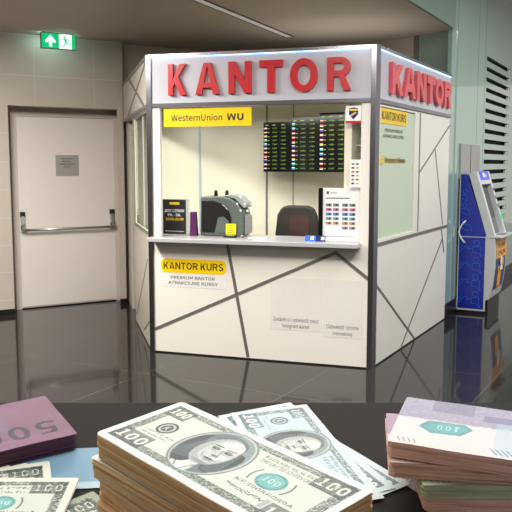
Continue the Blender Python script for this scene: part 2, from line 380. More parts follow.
# ------------------------------------------------------------------ exit sign
FX = Fr(FW.p(0, .3, 0), FW.e)
ex = thing('exit_sign', 'green and white emergency exit sign with arrow and running figure, hung under ceiling', 'exit sign', FX.p(.585, 0, 2.79))
mb = MB(FX); mb.prism([(.402, 2.785), (.774, 2.785), (.774, 2.95), (.402, 2.95)], -.02, .008); mb.build('housing', mat('sign_housing', (150, 132, 126), .4, .3), ex, bevel=.002)
mb = MB(FX); mb.box(.411, .59, .009, .012, 2.795, 2.941); mb.build('green_panel', M['exitg'], ex)
mb = MB(FX); mb.box(.724, .765, .009, .012, 2.795, 2.941); mb.build('green_doorway', M['exitg'], ex)
mb = MB(FX); mb.box(.59, .724, .009, .012, 2.795, 2.941); mb.build('white_panel', M['exitw'], ex)
mb = MB(FX); mb.prism([(.485, 2.81), (.515, 2.81), (.515, 2.865), (.545, 2.845), (.555, 2.865), (.50, 2.925), (.445, 2.865), (.455, 2.845), (.485, 2.865)], .012, .014); mb.build('arrow', M['exitw'], ex)
mb = MB(FX); k = (.655, 2.87)
mb.disc(.648, 2.912, .012, .012, .014)
for p, q, t in (((.652, 2.897), (.662, 2.862), .022), ((.655, 2.893), (.628, 2.882), .009), ((.628, 2.882), (.612, 2.89), .009), ((.66, 2.89), (.682, 2.888), .009), ((.682, 2.888), (.695, 2.874), .009),
                ((.66, 2.865), (.688, 2.846), .012), ((.688, 2.846), (.718, 2.845), .010), ((.66, 2.865), (.65, 2.838), .012), ((.65, 2.838), (.632, 2.812), .010)):
    mb.strip(p, q, t, .012, .014)
mb.build('running_figure', M['exitg'], ex)
mb = MB(FX); mb.box(.42, .76, -.016, .0, 2.951, 2.957); mb.build('mounting_rail', M['steel'], ex)
mb = MB(FX); mb.box(.43, .75, -.034, -.021, 2.90, 2.945); mb.build('lamp', M['exitl'], ex)

# linear lamp in the ceiling
mb = MB(Fr((-.53, 6.6, 0), (.90, 2.05, 0)))
cl = thing('ceiling_light', 'long recessed linear light strip running across the brown ceiling', 'ceiling light', (-.1, 7.6, HC-.01))
mb.box(0, 2.2, -.035, .035, HC-.006, HC-.001); mb.build('diffuser', M['lampd'], cl)
mb = MB(Fr((-.53, 6.6, 0), (.90, 2.05, 0))); mb.box(0, 2.2, -.05, -.036, HC-.009, HC-.001); mb.box(0, 2.2, .036, .05, HC-.009, HC-.001); mb.build('profile', M['alud'], cl)

# ------------------------------------------------------------------ kiosk
K = thing('exchange_kiosk', 'white currency exchange kiosk with red lettered fascia, glazed counter and crossed grey strips', 'kiosk', (.2, 7.6, 0))
T = .04
LF = (F0-R0).length; LL = (B0-L0).length; LFt = (R0-L0).length
ku = dict(front=FF, right=FR, left=FL)
mb = MB(FF); mb.box(.035, LFt-.035, -T, 0, .012, .962); fp = mb.build('front_panel', M['white'], K)
mb = MB(FF); mb.box(.0, LFt, -T-.003, -.003, 0, .011); mb.build('plinth', M['black'], K)
mb = MB(FR); mb.box(.0, LF, -T-.003, -.003, 0, .011); mb.build('plinth', M['black'], K)
mb = MB(FR); mb.box(.045, LF, -T, 0, .012, .965); rp = mb.build('right_panel', M['white'], K)
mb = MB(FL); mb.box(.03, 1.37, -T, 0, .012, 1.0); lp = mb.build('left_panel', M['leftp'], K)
mb = MB(FL); mb.box(1.37, LL-.04, -T-.06, -.10, 2.045, 2.08); mb.box(1.26, 1.37, -.012, 0, 1.0, 2.08); mb.box(2.1, LL-.01, -T-.05, -.03, 0, 2.08); mb.build('side_wall', M['leftp'], K)
kd = MB(FL); kd.box(1.385, 2.09, -.09, -.055, .01, 2.04); kd = kd.build('side_door', M['leftp'], K)
mb = MB(FL); mb.box(1.40, 1.42, -.055, -.03, .99, 1.09); mb.build('handle', M['steel'], kd)
# pillars and posts
mb = MB(FF); mb.box(.035, .105, -T, -.001, 1.0, 2.07); mb.build('pillar', M['white'], K)
mb = MB(FF); mb.box(1.795, LFt-.035, -T, -.001, .962, 2.07); mb.build('pillar', M['white'], K)
mb = MB(FF); mb.box(0, .034, -T, .012, 0, 2.5); mb.box(-.012, 0, -.03, .006, 0, 2.5); mb.build('corner_post', M['alu'], K)
mb = MB(FF); mb.prism([(LFt-.034, -T), (LFt-.034, .012), (LFt+.006, .014), (LFt+.03, -.006), (LFt+.03, -T)], 0, 2.5, 'z'); mb.build('corner_post', M['alu'], K)
# fascia
def fascia(fr, a, b, m, name):
    mb = MB(fr); mb.box(a, b, -.05, 0, 2.105, 2.475); return mb.build(name, m, K)
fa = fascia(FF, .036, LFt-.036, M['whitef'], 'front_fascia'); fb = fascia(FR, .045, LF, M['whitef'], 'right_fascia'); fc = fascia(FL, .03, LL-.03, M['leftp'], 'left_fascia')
for fr, a, b, p in ((FF, .036, LFt-.036, fa), (FR, .045, LF, fb), (FL, .03, LL-.03, fc)):
    mb = MB(fr); mb.box(a, b, -.05, .012, 2.476, 2.50); mb.box(a, b, -.05, .012, 2.072, 2.104); mb.build('edge_profile', M['alu'] if p is not fc else M['alud2'], p)
for fr, a, b, p in ((FF, .05, LFt-.05, fa), (FR, .06, LF-.02, fb)):
    mb = MB(fr); mb.box(a, b, .002, .009, 2.469, 2.4755); mb.build('led_strip', M['lcdled'], p)
# small fixings along the top edge
for u in (.30, .95, 1.55, 2.2):
    mb = MB(FR); mb.disc(u, 2.512, .010, -.02, -.005, 10); mb.build('fixing', M['alu'], fb)
# red letters
FRONT = [('K', .20, .355), ('A', .44, .645), ('N', .725, .915), ('T', .985, 1.175), ('O', 1.235, 1.455), ('R', 1.53, 1.715)]
for t, a, b in FRONT:
    mb = MB(FF); put_bold(mb, t, a, b, 2.165, 2.415, .002, .03); mb.build('letter', M['red'], fa)
RIGHT = [('K', .31, .60), ('A', .63, .96), ('N', 1.0, 1.28), ('T', 1.32, 1.58), ('O', 1.61, 1.89), ('R', 1.94, 2.20)]
for t, a, b in RIGHT:
    mb = MB(FR); put_bold(mb, t, a, b, 2.16, 2.405, .002, .03); mb.build('letter', M['red2'], fb)
# diagonal strips
def strips(fr, lst, parent, m, wd=.022, nm='diagonal_strip'):
    for k, (p, q) in enumerate(lst):
        mb = MB(fr); mb.strip(p, q, wd, -.004, .003+.0006*k); mb.build(nm, m, parent)
strips(FF, [((.700, .958), (.878, .02)), ((.035, .20), (1.61, .915)), ((1.60, .920), (1.87, .715))], fp, M['alud'], .026)
strips(FR, [((.088, .659), (1.185, .015)), ((2.099, .856), (.786, .02)), ((2.06, .955), (2.175, .72)), ], rp, M['alud'], .022)
strips(FL, [((.2, .78), (1.25, .10)), ((.10, .25), (.55, .08))], lp, M['alud'], .012)
strips(FL, [((.085, 2.465), (1.85, 2.11)), ((1.65, 2.47), (.30, 2.11))], fc, M['alud'], .03)
# right side upper wall, window
mb = MB(FR); mb.box(1.215, LF, -T, 0, .99, 2.071); ru = mb.build('right_upper_panel', M['white'], K)
strips(FR, [((2.275, 1.995), (1.225, 1.53)), ((1.743, 1.745), (2.10, 1.0)), ((1.215, 1.0), (1.215, 2.06))], ru, M['alud'], .018)
mb = MB(FR); mb.box(.045, LF, -T, .008, .966, .989); mb.build('sill', M['alud'], K)
rw = MB(FR); rw.prism([(.045, .99), (1.205, .99), (1.205, 2.071), (.045, 2.071), (.045, .99001)][:4], -.001, 0, 'w'); rw.bm.clear()
rw.box(.045, .13, -T, -.001, .99, 2.071); rw.box(1.07, 1.205, -T, -.001, .99, 2.071); rw.box(.13, 1.07, -T, -.001, .99, 1.012); rw.box(.13, 1.07, -T, -.001, 2.05, 2.071)
rw = rw.build('window_frame', M['white'], K)
mb = MB(FR); mb.box(.13, 1.07, -.022, -.014, 1.012, 2.05); pane = mb.build('pane', M['frost'], rw)
mb = MB(FR)
for z in (1.21, 1.30, 1.37, 1.49, 1.60, 1.75, 1.9): mb.box(.14, 1.06, -.20, -.06, z, z+.006)
mb.build('pale_bars', M['whitep'], rw)  # pale horizontal bars behind the pane
mb = MB(FR); mb.box(.06, 1.2, -.27, -.21, 1.0, 2.06); mb.build('cabinet_back', M['cream'], rw)
s = MB(FR); s.box(.15, .85, -.0125, -.0105, 1.925, 2.045); s = s.build('name_sticker', M['yellow'], rw)
mb = MB(FR); put_bold(mb, 'KANTOR KURS', .19, .82, 1.955, 2.02, -.0098, .0005, None, .16); mb.build('lettering', M['ink'], s)
mb = MB(FR); put_text(mb, 'PREMIUM KANTOR', .27, .74, 1.862, 1.888, -.0115, .005); put_text(mb, 'ATRAKCYJNE KURSY', .23, .78, 1.816, 1.842, -.0115, .005); mb.build('vinyl_text', M['greyink'], rw)
s = MB(FR); put_text(s, 'Western Union', .27, .83, 1.612, 1.665, -.0115, .05); s.strip((.15, 1.675), (.175, 1.60), .02, -.013, -.0115); s.strip((.175, 1.60), (.195, 1.65), .02, -.013, -.0115); s.strip((.195, 1.65), (.215, 1.60), .02, -.013, -.0115); s.strip((.215, 1.60), (.24, 1.675), .02, -.013, -.0115)
s = s.build('yellow_lettering', M['yellow'], rw)
mb = MB(FR); put_text(mb, 'Western Union', .28, .82, 1.618, 1.66, -.009, .0); mb.build('lettering', M['ink'], s)
# left window
lw = MB(FL)
for w0, w1, mm in ((0, .006, M['alud2']), (-.012, 0, M['cream'])):
    lw.box(.0, .05, w0, w1, 1.0, 2.071, mm); lw.box(1.19, 1.26, w0, w1, 1.0, 2.071, mm); lw.box(.05, 1.19, w0, w1, 1.0, 1.03, mm); lw.box(.05, 1.19, w0, w1, 2.045, 2.071, mm)
lw = lw.build('window_frame', None, K)
mb = MB(FL); mb.box(.05, 1.19, -.010, -.005, 1.03, 2.045); mb.build('pane', M['glass2'], lw)
mb = MB(FL); mb.box(.55, .58, -.022, -.013, 1.0, 2.07); mb.build('mullion', M['whitep'], lw)
# front glazing
mb = MB(FF); mb.box(.105, 1.795, -.024, -.016, 1.0, 2.071); fg = mb.build('front_pane', M['glass'], K)
band = MB(FF); band.box(.137, .905, -.016, -.013, 1.912, 2.062); band = band.build('yellow_band', M['yellow'], fg)
mb = MB(FF); put_text(mb, 'WesternUnion', .205, .655, 1.957, 2.012, -.0125, .006); put_text(mb, '\\\\', .664, .688, 1.957, 2.012, -.0125, -.004); put_bold(mb, 'WU', .694, .838, 1.957, 2.012, -.0127); mb.build('lettering', M['ink'], band)
st = MB(FF); st.box(1.672, 1.79, -.016, -.013, 1.918, 2.05); st = st.build('shield_sticker', M['paperw'], fg)
mb = MB(FF); mb.box(1.672, 1.79, -.0128, -.0124, 1.918, 1.936); mb.build('red_strip', M['red'], st)
mb = MB(FF); mb.prism([(1.695, 2.03), (1.731, 2.038), (1.767, 2.03), (1.765, 1.985), (1.731, 1.945), (1.697, 1.985)], -.0128, -.0122); mb.build('shield', M['navy'], st)
mb = MB(FF); mb.box(1.699, 1.763, -.0121, -.0118, 2.012, 2.026); mb.strip((1.71, 1.975), (1.75, 2.0), .012, -.0121, -.0118); mb.build('emblem', M['yellow'], st)
for r, (z, us) in enumerate(((1.341, (.81, .87, .93)), (1.285, (.78, .845, .905, .965)), (1.23, (.81, .87, .93)))):
    for u in us: mb = MB(FF); mb.disc(u, z, .009, -.0155, -.0145, 12); mb.build('speech_hole', M['paperw'], fg)
pp = MB(FF); pp.box(1.712, 1.797, -.012, -.010, 1.425, 1.64); pp = pp.build('price_sheet', M['paperw'], fg)
mb = MB(FF)
for r in range(6):
    for c_ in range(2): mb.box(1.722+.034*c_, 1.745+.034*c_, -.0095, -.009, 1.45+.03*r, 1.463+.03*r, [M['navy'], M['greyink'], M['red'], M['orange']][(r*2+c_*3) % 4])
mb.build('price_marks', None, pp)
# counter
mb = MB(FF); mb.prism([(.0, -.40), (.04, .145), (1.81, .145), (1.81, .02), (1.793, .0), (1.793, -.40)], .965, .999, 'z'); mb.build('countertop', M['counter'], K, bevel=.004)
# yellow name plate on the front
s = MB(FF); s.rrect(.095, .70, .575, .82, .035, 0, .0015); s = s.build('clear_sticker', mat('clear_vinyl', (232, 230, 226), .25), fp)
q = MB(FF); q.rrect(.10, .69, .697, .815, .045, .0016, .003); q = q.build('name_plate', M['yellow'], s)
mb = MB(FF); put_bold(mb, 'KANTOR KURS', .125, .665, .727, .785, .0032, .0005, None, .17); mb.build('lettering', M['ink'], q)
mb = MB(FF); put_text(mb, 'PREMIUM KANTOR', .19, .59, .643, .671, .0022, .006); put_text(mb, 'ATRAKCYJNE KURSY', .165, .615, .598, .626, .0022, .006); mb.build('vinyl_text', M['greyink'], s)
# notice sheets low on the front (their square codes left out)
for (a, b, z0, z1, l1, l2) in ((1.07, 1.50, .27, .70, 'Zeskanuj i odwiedź nasz', 'telegram kanał'), (1.51, 1.83, .235, .70, 'Odwiedź stronę', 'internetową')):
    s = MB(FF); s.box(a, b, 0, .0014, z0, z1); s = s.build('notice_sheet', mat('sheet', (226, 223, 218), .5), fp)
    mb = MB(FF); c0 = (a+b)/2; wd = .19 if len(l1) > 15 else .13
    put_text(mb, l1, c0-wd, c0+wd, z0+.062, z0+.104, .002, .0); put_text(mb, l2, c0-wd*.6, c0+wd*.6, z0+.012, z0+.05, .002, .0); mb.build('sheet_text', M['greyink'], s)
# interior
mb = MB(FF); mb.box(-.775, 2.03, -1.31, -1.27, 0, 2.41); kw = mb.build('interior_wall', M['cream'], K)
mb = MB(FF)
for u, wdt, mm in ((-.055, .022, M['seam']), (.64, .018, M['alud2']), (.905, .008, M['alud2']), (1.45, .01, M['alud2'])): mb.box(u-wdt/2, u+wdt/2, -1.27, -1.262, .02, 2.4, mm)
mb.build('wall_profile', None, kw)
mb = MB(); pts = [FF.p(.02, -.06, 0), FF.p(LFt-.03, -.06, 0), FR.p(LF-.05, -.06, 0), FL.p(LL-.1, -.06, 0), FL.p(.05, -.06, 0)]
mb.prism([(p.x, p.y) for p in pts], 2.42, 2.45, 'z'); mb.build('roof', M['cream'], K)

# exchange rate board
FB = Fr(FF.p(.66, -1.10, 0), (FF.p(1.5, -.86, 0)-FF.p(.66, -1.10, 0)))
eb = thing('exchange_rate_board', 'black electronic exchange rate board with flags and green digits behind kiosk glass', 'display board', FB.p(.42, -.02, 1.53))
FLG = [((200, 40, 50), (240, 240, 240), (40, 60, 160)), ((30, 60, 190), (30, 60, 190), (240, 220, 60)), ((220, 40, 60), (240, 240, 240), (200, 40, 60)), ((60, 140, 220), (60, 140, 220), (240, 240, 240)),
       ((80, 170, 230), (240, 210, 40), (240, 210, 40)), ((230, 90, 120), (240, 240, 240), (230, 90, 120)), ((240, 240, 240), (220, 30, 50), (220, 30, 50)), ((30, 150, 110), (240, 240, 240), (220, 70, 60)), ((60, 190, 170), (60, 190, 170), (240, 240, 240))]
fm = {}
def flagm(c):
    if c not in fm: fm[c] = mat('flag_colour', c, .4, emit=c, es=.2)
    return fm[c]
for ci, (a, b, zt, n) in enumerate(((0, .305, 1.995, 12), (.307, .60, 2.03, 12), (.602, .93, 2.06, 12))):
    scm = MB(FB); scm.box(a, b, -.03, 0, 1.535, zt); sc = scm.build('screen', M['screen'], eb)
    mb = MB(FB); md = MB(FB); pitch = (zt-1.55)/n
    for r in range(n):
        z = 1.557+pitch*r
        if r == n-1:
            for x in (.02, .10, .20): md.box(a+x, a+x+.035, .001, .002, z, z+.006)
            continue
        cs = FLG[(r*5+ci*3) % len(FLG)]
        for k in range(3): mb.box(a+.008, a+.040, .001, .003, z+.007*k, z+.007*(k+1), flagm(cs[k]))
        md.box(a+.05, a+.068, .001, .002, z+.007, z+.011)
        for x in (.10, .195):
            put_text(md, '%d.%04d' % (random.randint(0, 5), random.randint(0, 9999)), a+x, a+x+.05, z+.005, z+.016, .002, .0)
    mb.build('flags', None, sc); md.build('digits', M['led'], sc)

# things on the counter
ZC = 1.0
mc = thing('banknote_counter', 'grey rounded banknote counting machine with smoked side on the kiosk counter', 'money counter', FF.p(.58, -.25, ZC))
prof = [(.395, 1.004), (.77, 1.004), (.785, 1.05), (.785, 1.16), (.765, 1.225), (.72, 1.285), (.66, 1.32), (.58, 1.335), (.40, 1.335)]
mb = MB(FF); mb.prism(prof, -.37, -.16); mb.build('body', M['machine'], mc, bevel=.008)
mb = MB(FF); mb.prism([(.41, 1.03), (.66, 1.03), (.68, 1.15), (.655, 1.22), (.60, 1.275), (.52, 1.30), (.41, 1.30)], -.16, -.154); mb.build('smoked_panel', M['machined'], mc, bevel=.004)
mb = MB(FF); mb.prism([(.53, 1.03), (.64, 1.03), (.655, 1.13), (.61, 1.17), (.56, 1.16)], -.1545, -.152); mb.build('inner_tray', M['machine'], mc)
mb = MB(FF); mb.prism([(.60, 1.34), (.70, 1.315), (.775, 1.24), (.80, 1.25), (.80, 1.28), (.74, 1.335), (.66, 1.355)], -.34, -.19); mb.build('feed_hopper', M['machinel'], mc, bevel=.006)
mb = MB(FF); mb.prism([(.79, 1.02), (.80, 1.03), (.80, 1.17), (.79, 1.18)], -.35, -.18); mb.build('stacker_plate', M['machinel'], mc)
for u in (.50, .60):
    mb = MB(FF); mb.prism([(u-.015, 1.336), (u+.018, 1.336), (u+.012, 1.385), (u-.008, 1.385)], -.27, -.25); mb.build('paper_guide', M['black'], mc, bevel=.003)
for u in (.42, .45): 
    mb = MB(FF); mb.disc(u, 1.022, .006, -.16, -.152, 10); mb.build('screw', M['steel'], mc)
yl = MB(FF); yl.box(.632, .722, -.150, -.148, 1.02, 1.11); yl = yl.build('yellow_label', mat('bright_yellow_paper', (248, 236, 0), .5), mc)
mb = MB(FF)
for k, z in enumerate((1.09, 1.072, 1.054, 1.036)): mb.box(.642, .70-.01*(k % 2), -.1475, -.147, z, z+.004)
mb.build('label_text', M['greyink'], yl)
pc = thing('opening_hours_placard', 'black placard with yellow and white print in a clear stand at left of counter', 'placard', FF.p(.17, -.13, ZC))
mb = MB(FF); mb.box(.05, .30, -.155, -.145, 1.002, 1.31); mb.box(.05, .30, -.19, -.10, 1.0, 1.004); mb.build('acrylic_stand', M['clear'], pc)
sh = MB(FF); sh.box(.058, .272, -.144, -.141, 1.01, 1.305); sh = sh.build('printed_sheet', M['ink'], pc)
mb = MB(FF); mb.rrect(.12, .215, 1.262, 1.284, .009, -.1405, -.140); put_text(mb, '10:00-21:00', .085, .25, 1.128, 1.150, -.140, .01); mb.build('yellow_print', M['yellow'], sh)
mb = MB(FF); put_text(mb, 'JEST CZYNNY', .072, .26, 1.198, 1.222, -.140, .02); put_text(mb, 'PN. - SB.', .105, .225, 1.163, 1.185, -.140, .02); put_text(mb, 'W Niedziele Nieczynne', .08, .255, 1.028, 1.040, -.140, .01); mb.build('white_print', M['whitep'], sh)
mb = MB(FF); mb.prism([(.318, 1.001), (.385, 1.001), (.372, 1.205), (.323, 1.205)], -.15, -.11); tag(mb.build('card_box', M['purple'], bevel=.003), 'small purple card box between the black placard and the counting machine', 'box')
tr = thing('pen_tray', 'small black tray with coins in front of the counting machine', 'tray', FF.p(.70, -.08, ZC))
mb = MB(FF); mb.rrect(-.06, .06, -.03, .03, .02, 0, .02); mb.bm.clear(); 
ring = [(.695+.06*math.cos(t), -.085+.028*math.sin(t)) for t in [2*math.pi*k/24 for k in range(24)]]
mb.prism(ring, 1.0, 1.016, 'z'); mb.build('dish', M['ink'], tr, bevel=.003)
mb = MB(FF); mb.prism([(.695+.035*math.cos(t), -.085+.014*math.sin(t)) for t in [2*math.pi*k/16 for k in range(16)]], 1.016, 1.019, 'z'); mb.build('coins', M['yellow'], tr)
mb = MB(FF); mb.prism([(.86, -.06), (1.02, -.06), (1.0, -.12), (.84, -.11)], 1.0, 1.006, 'z'); tag(mb.build('paper_slip', M['paperw']), 'loose white paper slip lying on the counter right of the tray', 'paper')
mb = MB(FF); mb.tube([(.78, -.07, 1.006), (.80, -.10, 1.018), (.83, -.08, 1.012), (.81, -.06, 1.006), (.845, -.05, 1.006)], .004, 8); tag(mb.build('coiled_cord', M['alu'], smooth=True), 'thin silver coiled pen cord lying on the counter', 'cord')
cs = thing('banknote_poster', 'white poster of small banknote pictures standing at right of the counter', 'poster', FF.p(1.63, -.1, ZC))
mb = MB(FF); mb.box(1.452, 1.487, -.14, -.05, 1.0, 1.418); mb.build('dark_side', M['screen'], cs)
mb = MB(FF); mb.box(1.487, 1.785, -.08, -.06, 1.0, 1.418); po = mb.build('poster_sheet', M['paperw'], cs)
mb = MB(FF)
cols_ = [(120, 130, 130), (190, 110, 140), (90, 130, 190), (110, 160, 170), (190, 140, 120), (150, 140, 150)]
pm = [mat('poster_note_print', c, .5) for c in cols_]
for r in range(6):
    for c_ in range(4):
        if r == 5 and c_ < 2: continue
        u = 1.51+.058*c_+(.016 if c_ > 1 else 0); z = 1.285-.036*r
        mb.box(u, u+.048, -.0598, -.059, z-.012, z+.012, pm[r]); mb.disc(u+.03, z, .008, -.059, -.0586, 8, M['ink'])
mb.build('note_pictures', None, po)
mb = MB(FF); mb.box(1.515, 1.535, -.0598, -.059, 1.37, 1.392); mb.box(1.545, 1.60, -.0598, -.059, 1.378, 1.383); mb.box(1.512, 1.70, -.0598, -.059, 1.335, 1.343); mb.box(1.51, 1.75, -.0598, -.059, 1.035, 1.038); mb.build('poster_text', M['greyink'], po)
for k, u in enumerate((1.36, 1.445, 1.47)):
    if k == 2: continue
    c_ = thing('card', ['blue and white card leaning at the foot of the poster, left of the pair', 'dark blue and white card leaning at the foot of the poster, right of the pair'][k], 'card', FF.p(u+.03, -.02, ZC), 'cards by the poster')
    mb = MB(FF); mb.hull([(u, .02, 1.0), (u+.08, .02, 1.0), (u+.08, -.005, 1.045), (u, -.005, 1.045), (u, .018, 1.0), (u+.08, .018, 1.0), (u+.08, -.007, 1.045), (u, -.007, 1.045)],
                      [(0, 1, 2, 3), (4, 5, 6, 7), (0, 1, 5, 4), (1, 2, 6, 5), (2, 3, 7, 6), (3, 0, 4, 7)]); mb.build('card_face', M['navy' if k else 'lblue'], c_)
    mb = MB(FF); mb.hull([(u+.045, .014, 1.012), (u+.072, .014, 1.012), (u+.072, .001, 1.036), (u+.045, .001, 1.036)], [(0, 1, 2, 3)]); mb.build('white_print', M['whitep'], c_)
# office chair inside
ch = thing('office_chair', 'dark office chair with rounded backrest behind the kiosk counter', 'chair', FF.p(1.08, -.72, 0))
mb = MB(FF); P = [(.87, .86), (1.29, .86), (1.27, 1.15), (1.24, 1.215), (1.18, 1.24), (1.0, 1.24), (.94, 1.22), (.90, 1.15)]
mb.prism(P, -.80, -.74); bk = mb.build('backrest', M['chair'], ch, bevel=.02)
mb = MB(FF); mb.box(1.02, 1.20, -.739, -.735, .98, 1.15); mb.build('lumbar_pad', mat('brown_pad', (70, 44, 38), .6), bk)
mb = MB(FF); mb.box(.87, 1.29, -.78, -.45, .44, .50); mb.build('seat', M['chair'], ch, bevel=.02)
mb = MB(FF); mb.box(1.06, 1.10, -.83, -.80, .42, .95); mb.build('back_bracket', M['black'], ch)
mb = MB(FF); mb.tube([(1.08, -.62, .08), (1.08, -.62, .44)], .025); mb.build('gas_column', M['steel'], ch)
for k in range(5):
    t = 2*math.pi*k/5; mb = MB(FF); mb.tube([(1.08, -.62, .08), (1.08+.24*math.cos(t), -.62+.24*math.sin(t), .055)], .016); lg = mb.build('leg', M['black'], ch)
    mb = MB(FF); mb.disc(1.08+.24*math.cos(t), .026, .026, -.64+.24*math.sin(t), -.60+.24*math.sin(t)); mb.build('castor', M['black'], lg)

# ------------------------------------------------------------------ hatch on the wall
hp = thing('wall_hatch', 'grey two leaf metal service hatch on the mint wall above the cash machine', 'hatch', FG.p(.9, 0, 1.49))
for a, b in ((.44, .885), (.925, 1.38)):
    mb = MB(FG); mb.box(a, b, .0, .02, 1.45, 1.825); mb.build('hatch_leaf', M['platec'], hp, bevel=.002)
mb = MB(FG); mb.box(.885, .925, .0, .012, 1.45, 1.825); mb.build('slot', M['alud'], hp)
mb = MB(FG); mb.box(.893, .917, .012, .016, 1.55, 1.64); mb.build('catch', M['dark'], hp)

# ------------------------------------------------------------------ cash machine
SA = .46; SB = 1.10
FA = Fr(FG.p(SA, 0, 0), FG.e)
at = thing('cash_machine', 'tall blue sided cash machine with grey front against the mint wall', 'atm', FA.p(.32, .16, 0))
Wd = SB-SA
mb = MB(FA); mb.box(.01, Wd-.01, .02, .30, 0, .04); mb.box(.005, Wd-.005, .30, .345, 0, .16); mb.build('plinth', M['black'], at)
side = [(.015, .035), (.315, .035), (.315, .835), (.085, 1.50), (.015, 1.50)]
mb = MB(FA); mb.prism(side, 0, Wd, 'u'); bd = mb.build('body', M['blue'], at)
mb = MB(FA)
mb.box(-.003, 0, .015, .32, .033, .05)
mb.box(-.003, 0, .015, .32, .828, .836); mb.box(-.003, 0, .300, .318, .035, .835); mb.box(-.003, 0, .013, .022, .035, 1.5)
mb.build('side_trim', M['atmg'], bd)
lowf = [(.316, .15), (.355, .165), (.385, .30), (.405, .50), (.41, .70), (.40, .825), (.316, .825)]
mb = MB(FA); mb.prism(lowf, -.004, Wd+.004, 'u'); lf = mb.build('lower_front', M['atmg'], at, bevel=.004)
lowc = [(.355, .195), (.385, .30), (.405, .50), (.41, .70), (.402, .81)]
mb = MB(FA)
for (a, b) in zip(lowc, lowc[1:]):
    mb.prism([a, (a[0]+.003, a[1]), (b[0]+.003, b[1]), b], .05, Wd-.05, 'u')
mb.build('front_graphic', M['navy'], lf)
mb = MB(FA); mb.prism([(.411, .60), (.4165, .60), (.4175, .70), (.4095, .805), (.402, .805)], .05, Wd-.05, 'u'); og = mb.build('orange_panel', M['orange'], lf)
mb = MB(FA); 
FA2 = Tilt(FA.p(0, .4185, 0), FA.e, FA.n, (0, 0, 1))
mt = MB(FA2); put_text(mt, 'EUR', .13, Wd-.13, .705, .755, .0, .02); put_text(mt, 'PLN', .13, Wd-.13, .63, .68, .0, .02); mt.build('lettering', M['navy'], og)
mb = MB(FA); mb.prism([(.39, .28), (.394, .28), (.412, .50), (.408, .50)], .20, .36, 'u'); mb.prism([(.408, .50), (.412, .50), (.4155, .585), (.4115, .585)], .30, .46, 'u'); mb.build('yellow_stripe', M['orange'], lf)
mb = MB(FA2); mb.disc(.30, .56, .05, -.001, .0008, 18); mb.box(.26, .38, -.004, .0006, .46, .50); mb.build('white_logo', M['whitep'], lf)
# upper front: frame around a recessed screen
upf = lambda t, o=0: (.40-.215*t+o*.95, .84+.69*t+o*.3)      # t from the shelf up to the top
def upper(a, b, t0, t1, d0, d1, nm, m, par, mbv=0):
    mb = MB(FA); A, B_ = upf(t0, d1), upf(t1, d1); D, Cc = upf(t0, d0), upf(t1, d0); mb.prism([A, B_, Cc, D], a, b, 'u'); return mb.build(nm, m, par, bevel=mbv)
uf = upper(-.004, .07, 0, 1, -.085, 0, 'upper_front', M['atmg'], at, .004)
upper(Wd-.07, Wd+.004, 0, 1, -.085, 0, 'side_rail', M['atmg'], uf, .004)
upper(.07, Wd-.07, .80, 1, -.085, 0, 'head_panel', M['atmg'], uf)
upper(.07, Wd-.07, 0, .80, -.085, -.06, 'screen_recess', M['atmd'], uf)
upper(.09, Wd-.09, .30, .74, -.059, -.05, 'screen', mat('atm_screen', (60, 66, 72), .15), uf)
sg = upper(.10, Wd-.12, .87, 1.0, .001, .008, 'blue_sign', mat('sign_blue', (40, 70, 210), .3, emit=(40, 80, 230), es=.5), uf)
upper(.20, .29, .90, .97, .009, .011, 'white_icon', M['whitep'], sg); upper(.30, .38, .90, .96, .009, .011, 'yellow_icon', M['yellow'], sg)
upper(Wd-.058, Wd-.02, .22, .30, .001, .012, 'green_card_slot', mat('slot_green', (0, 200, 110), .4, emit=(0, 220, 120), es=.6), uf)
for t in (.42, .55, .68): upper(Wd-.06, Wd-.015, t, t+.05, .001, .006, 'button_label', M['alud'], uf)
mb = MB(FA); mb.box(-.01, Wd+.02, .30, .475, .828, .846); mb.build('keypad_shelf', M['atmg'], at, bevel=.004)
mb = MB(FA); mb.box(.20, .44, .37, .455, .846, .853); mb.build('keypad', M['steel'], at)
mb = MB(FA); mb.tube([(-.006, .085, .77)]+[(-.03, .085-.06*math.sin(math.pi*k/8), .77+.23*k/8) for k in range(9)]+[(-.006, .085, 1.0)], .009, 8); mb.build('handle', M['whitep'], at, smooth=True)  # white curved tube standing in for a handle's reflection
# line pattern on the blue side
FS = Tilt(FA.p(0, 0, 0), FA.n, -FA.e, (0, 0, 1))
mb = MB(FS)
def ringp(u, z, r, n=18, t=.006):
    for k in range(n):
        a0, a1 = 2*math.pi*k/n, 2*math.pi*(k+1)/n
        mb.strip((u+r*math.cos(a0), z+r*math.sin(a0)), (u+r*math.cos(a1), z+r*math.sin(a1)), t, 0, .0015)
def path(pts, t=.006):
    for p, q in zip(pts, pts[1:]): mb.strip(p, q, t, 0, .0015)
for k in range(4):
    z = .13+.185*k
    ringp(.21, z+.085, .03); path([(.17, z+.045), (.25, z+.045), (.25, z-.03), (.27, z-.06)]); path([(.17, z+.045), (.17, z-.02), (.22, z-.02), (.26, z-.06)])
    path([(.03, z-.02), (.09, z+.05), (.12, z+.05), (.12, z+.02), (.15, z+.02)]); path([(.03, z+.02), (.07, z+.06)])
for (z, s) in ((.93, .8), (1.10, .6), (1.25, .4)):
    ringp(.07, z+.07, .022); path([(.04, z+.03), (.04+.12*s, z+.03), (.04+.14*s, z-.04)]); path([(.04, z), (.04+.1*s, z-.04)])
mb.build('side_pattern', M['lblue'], bd)

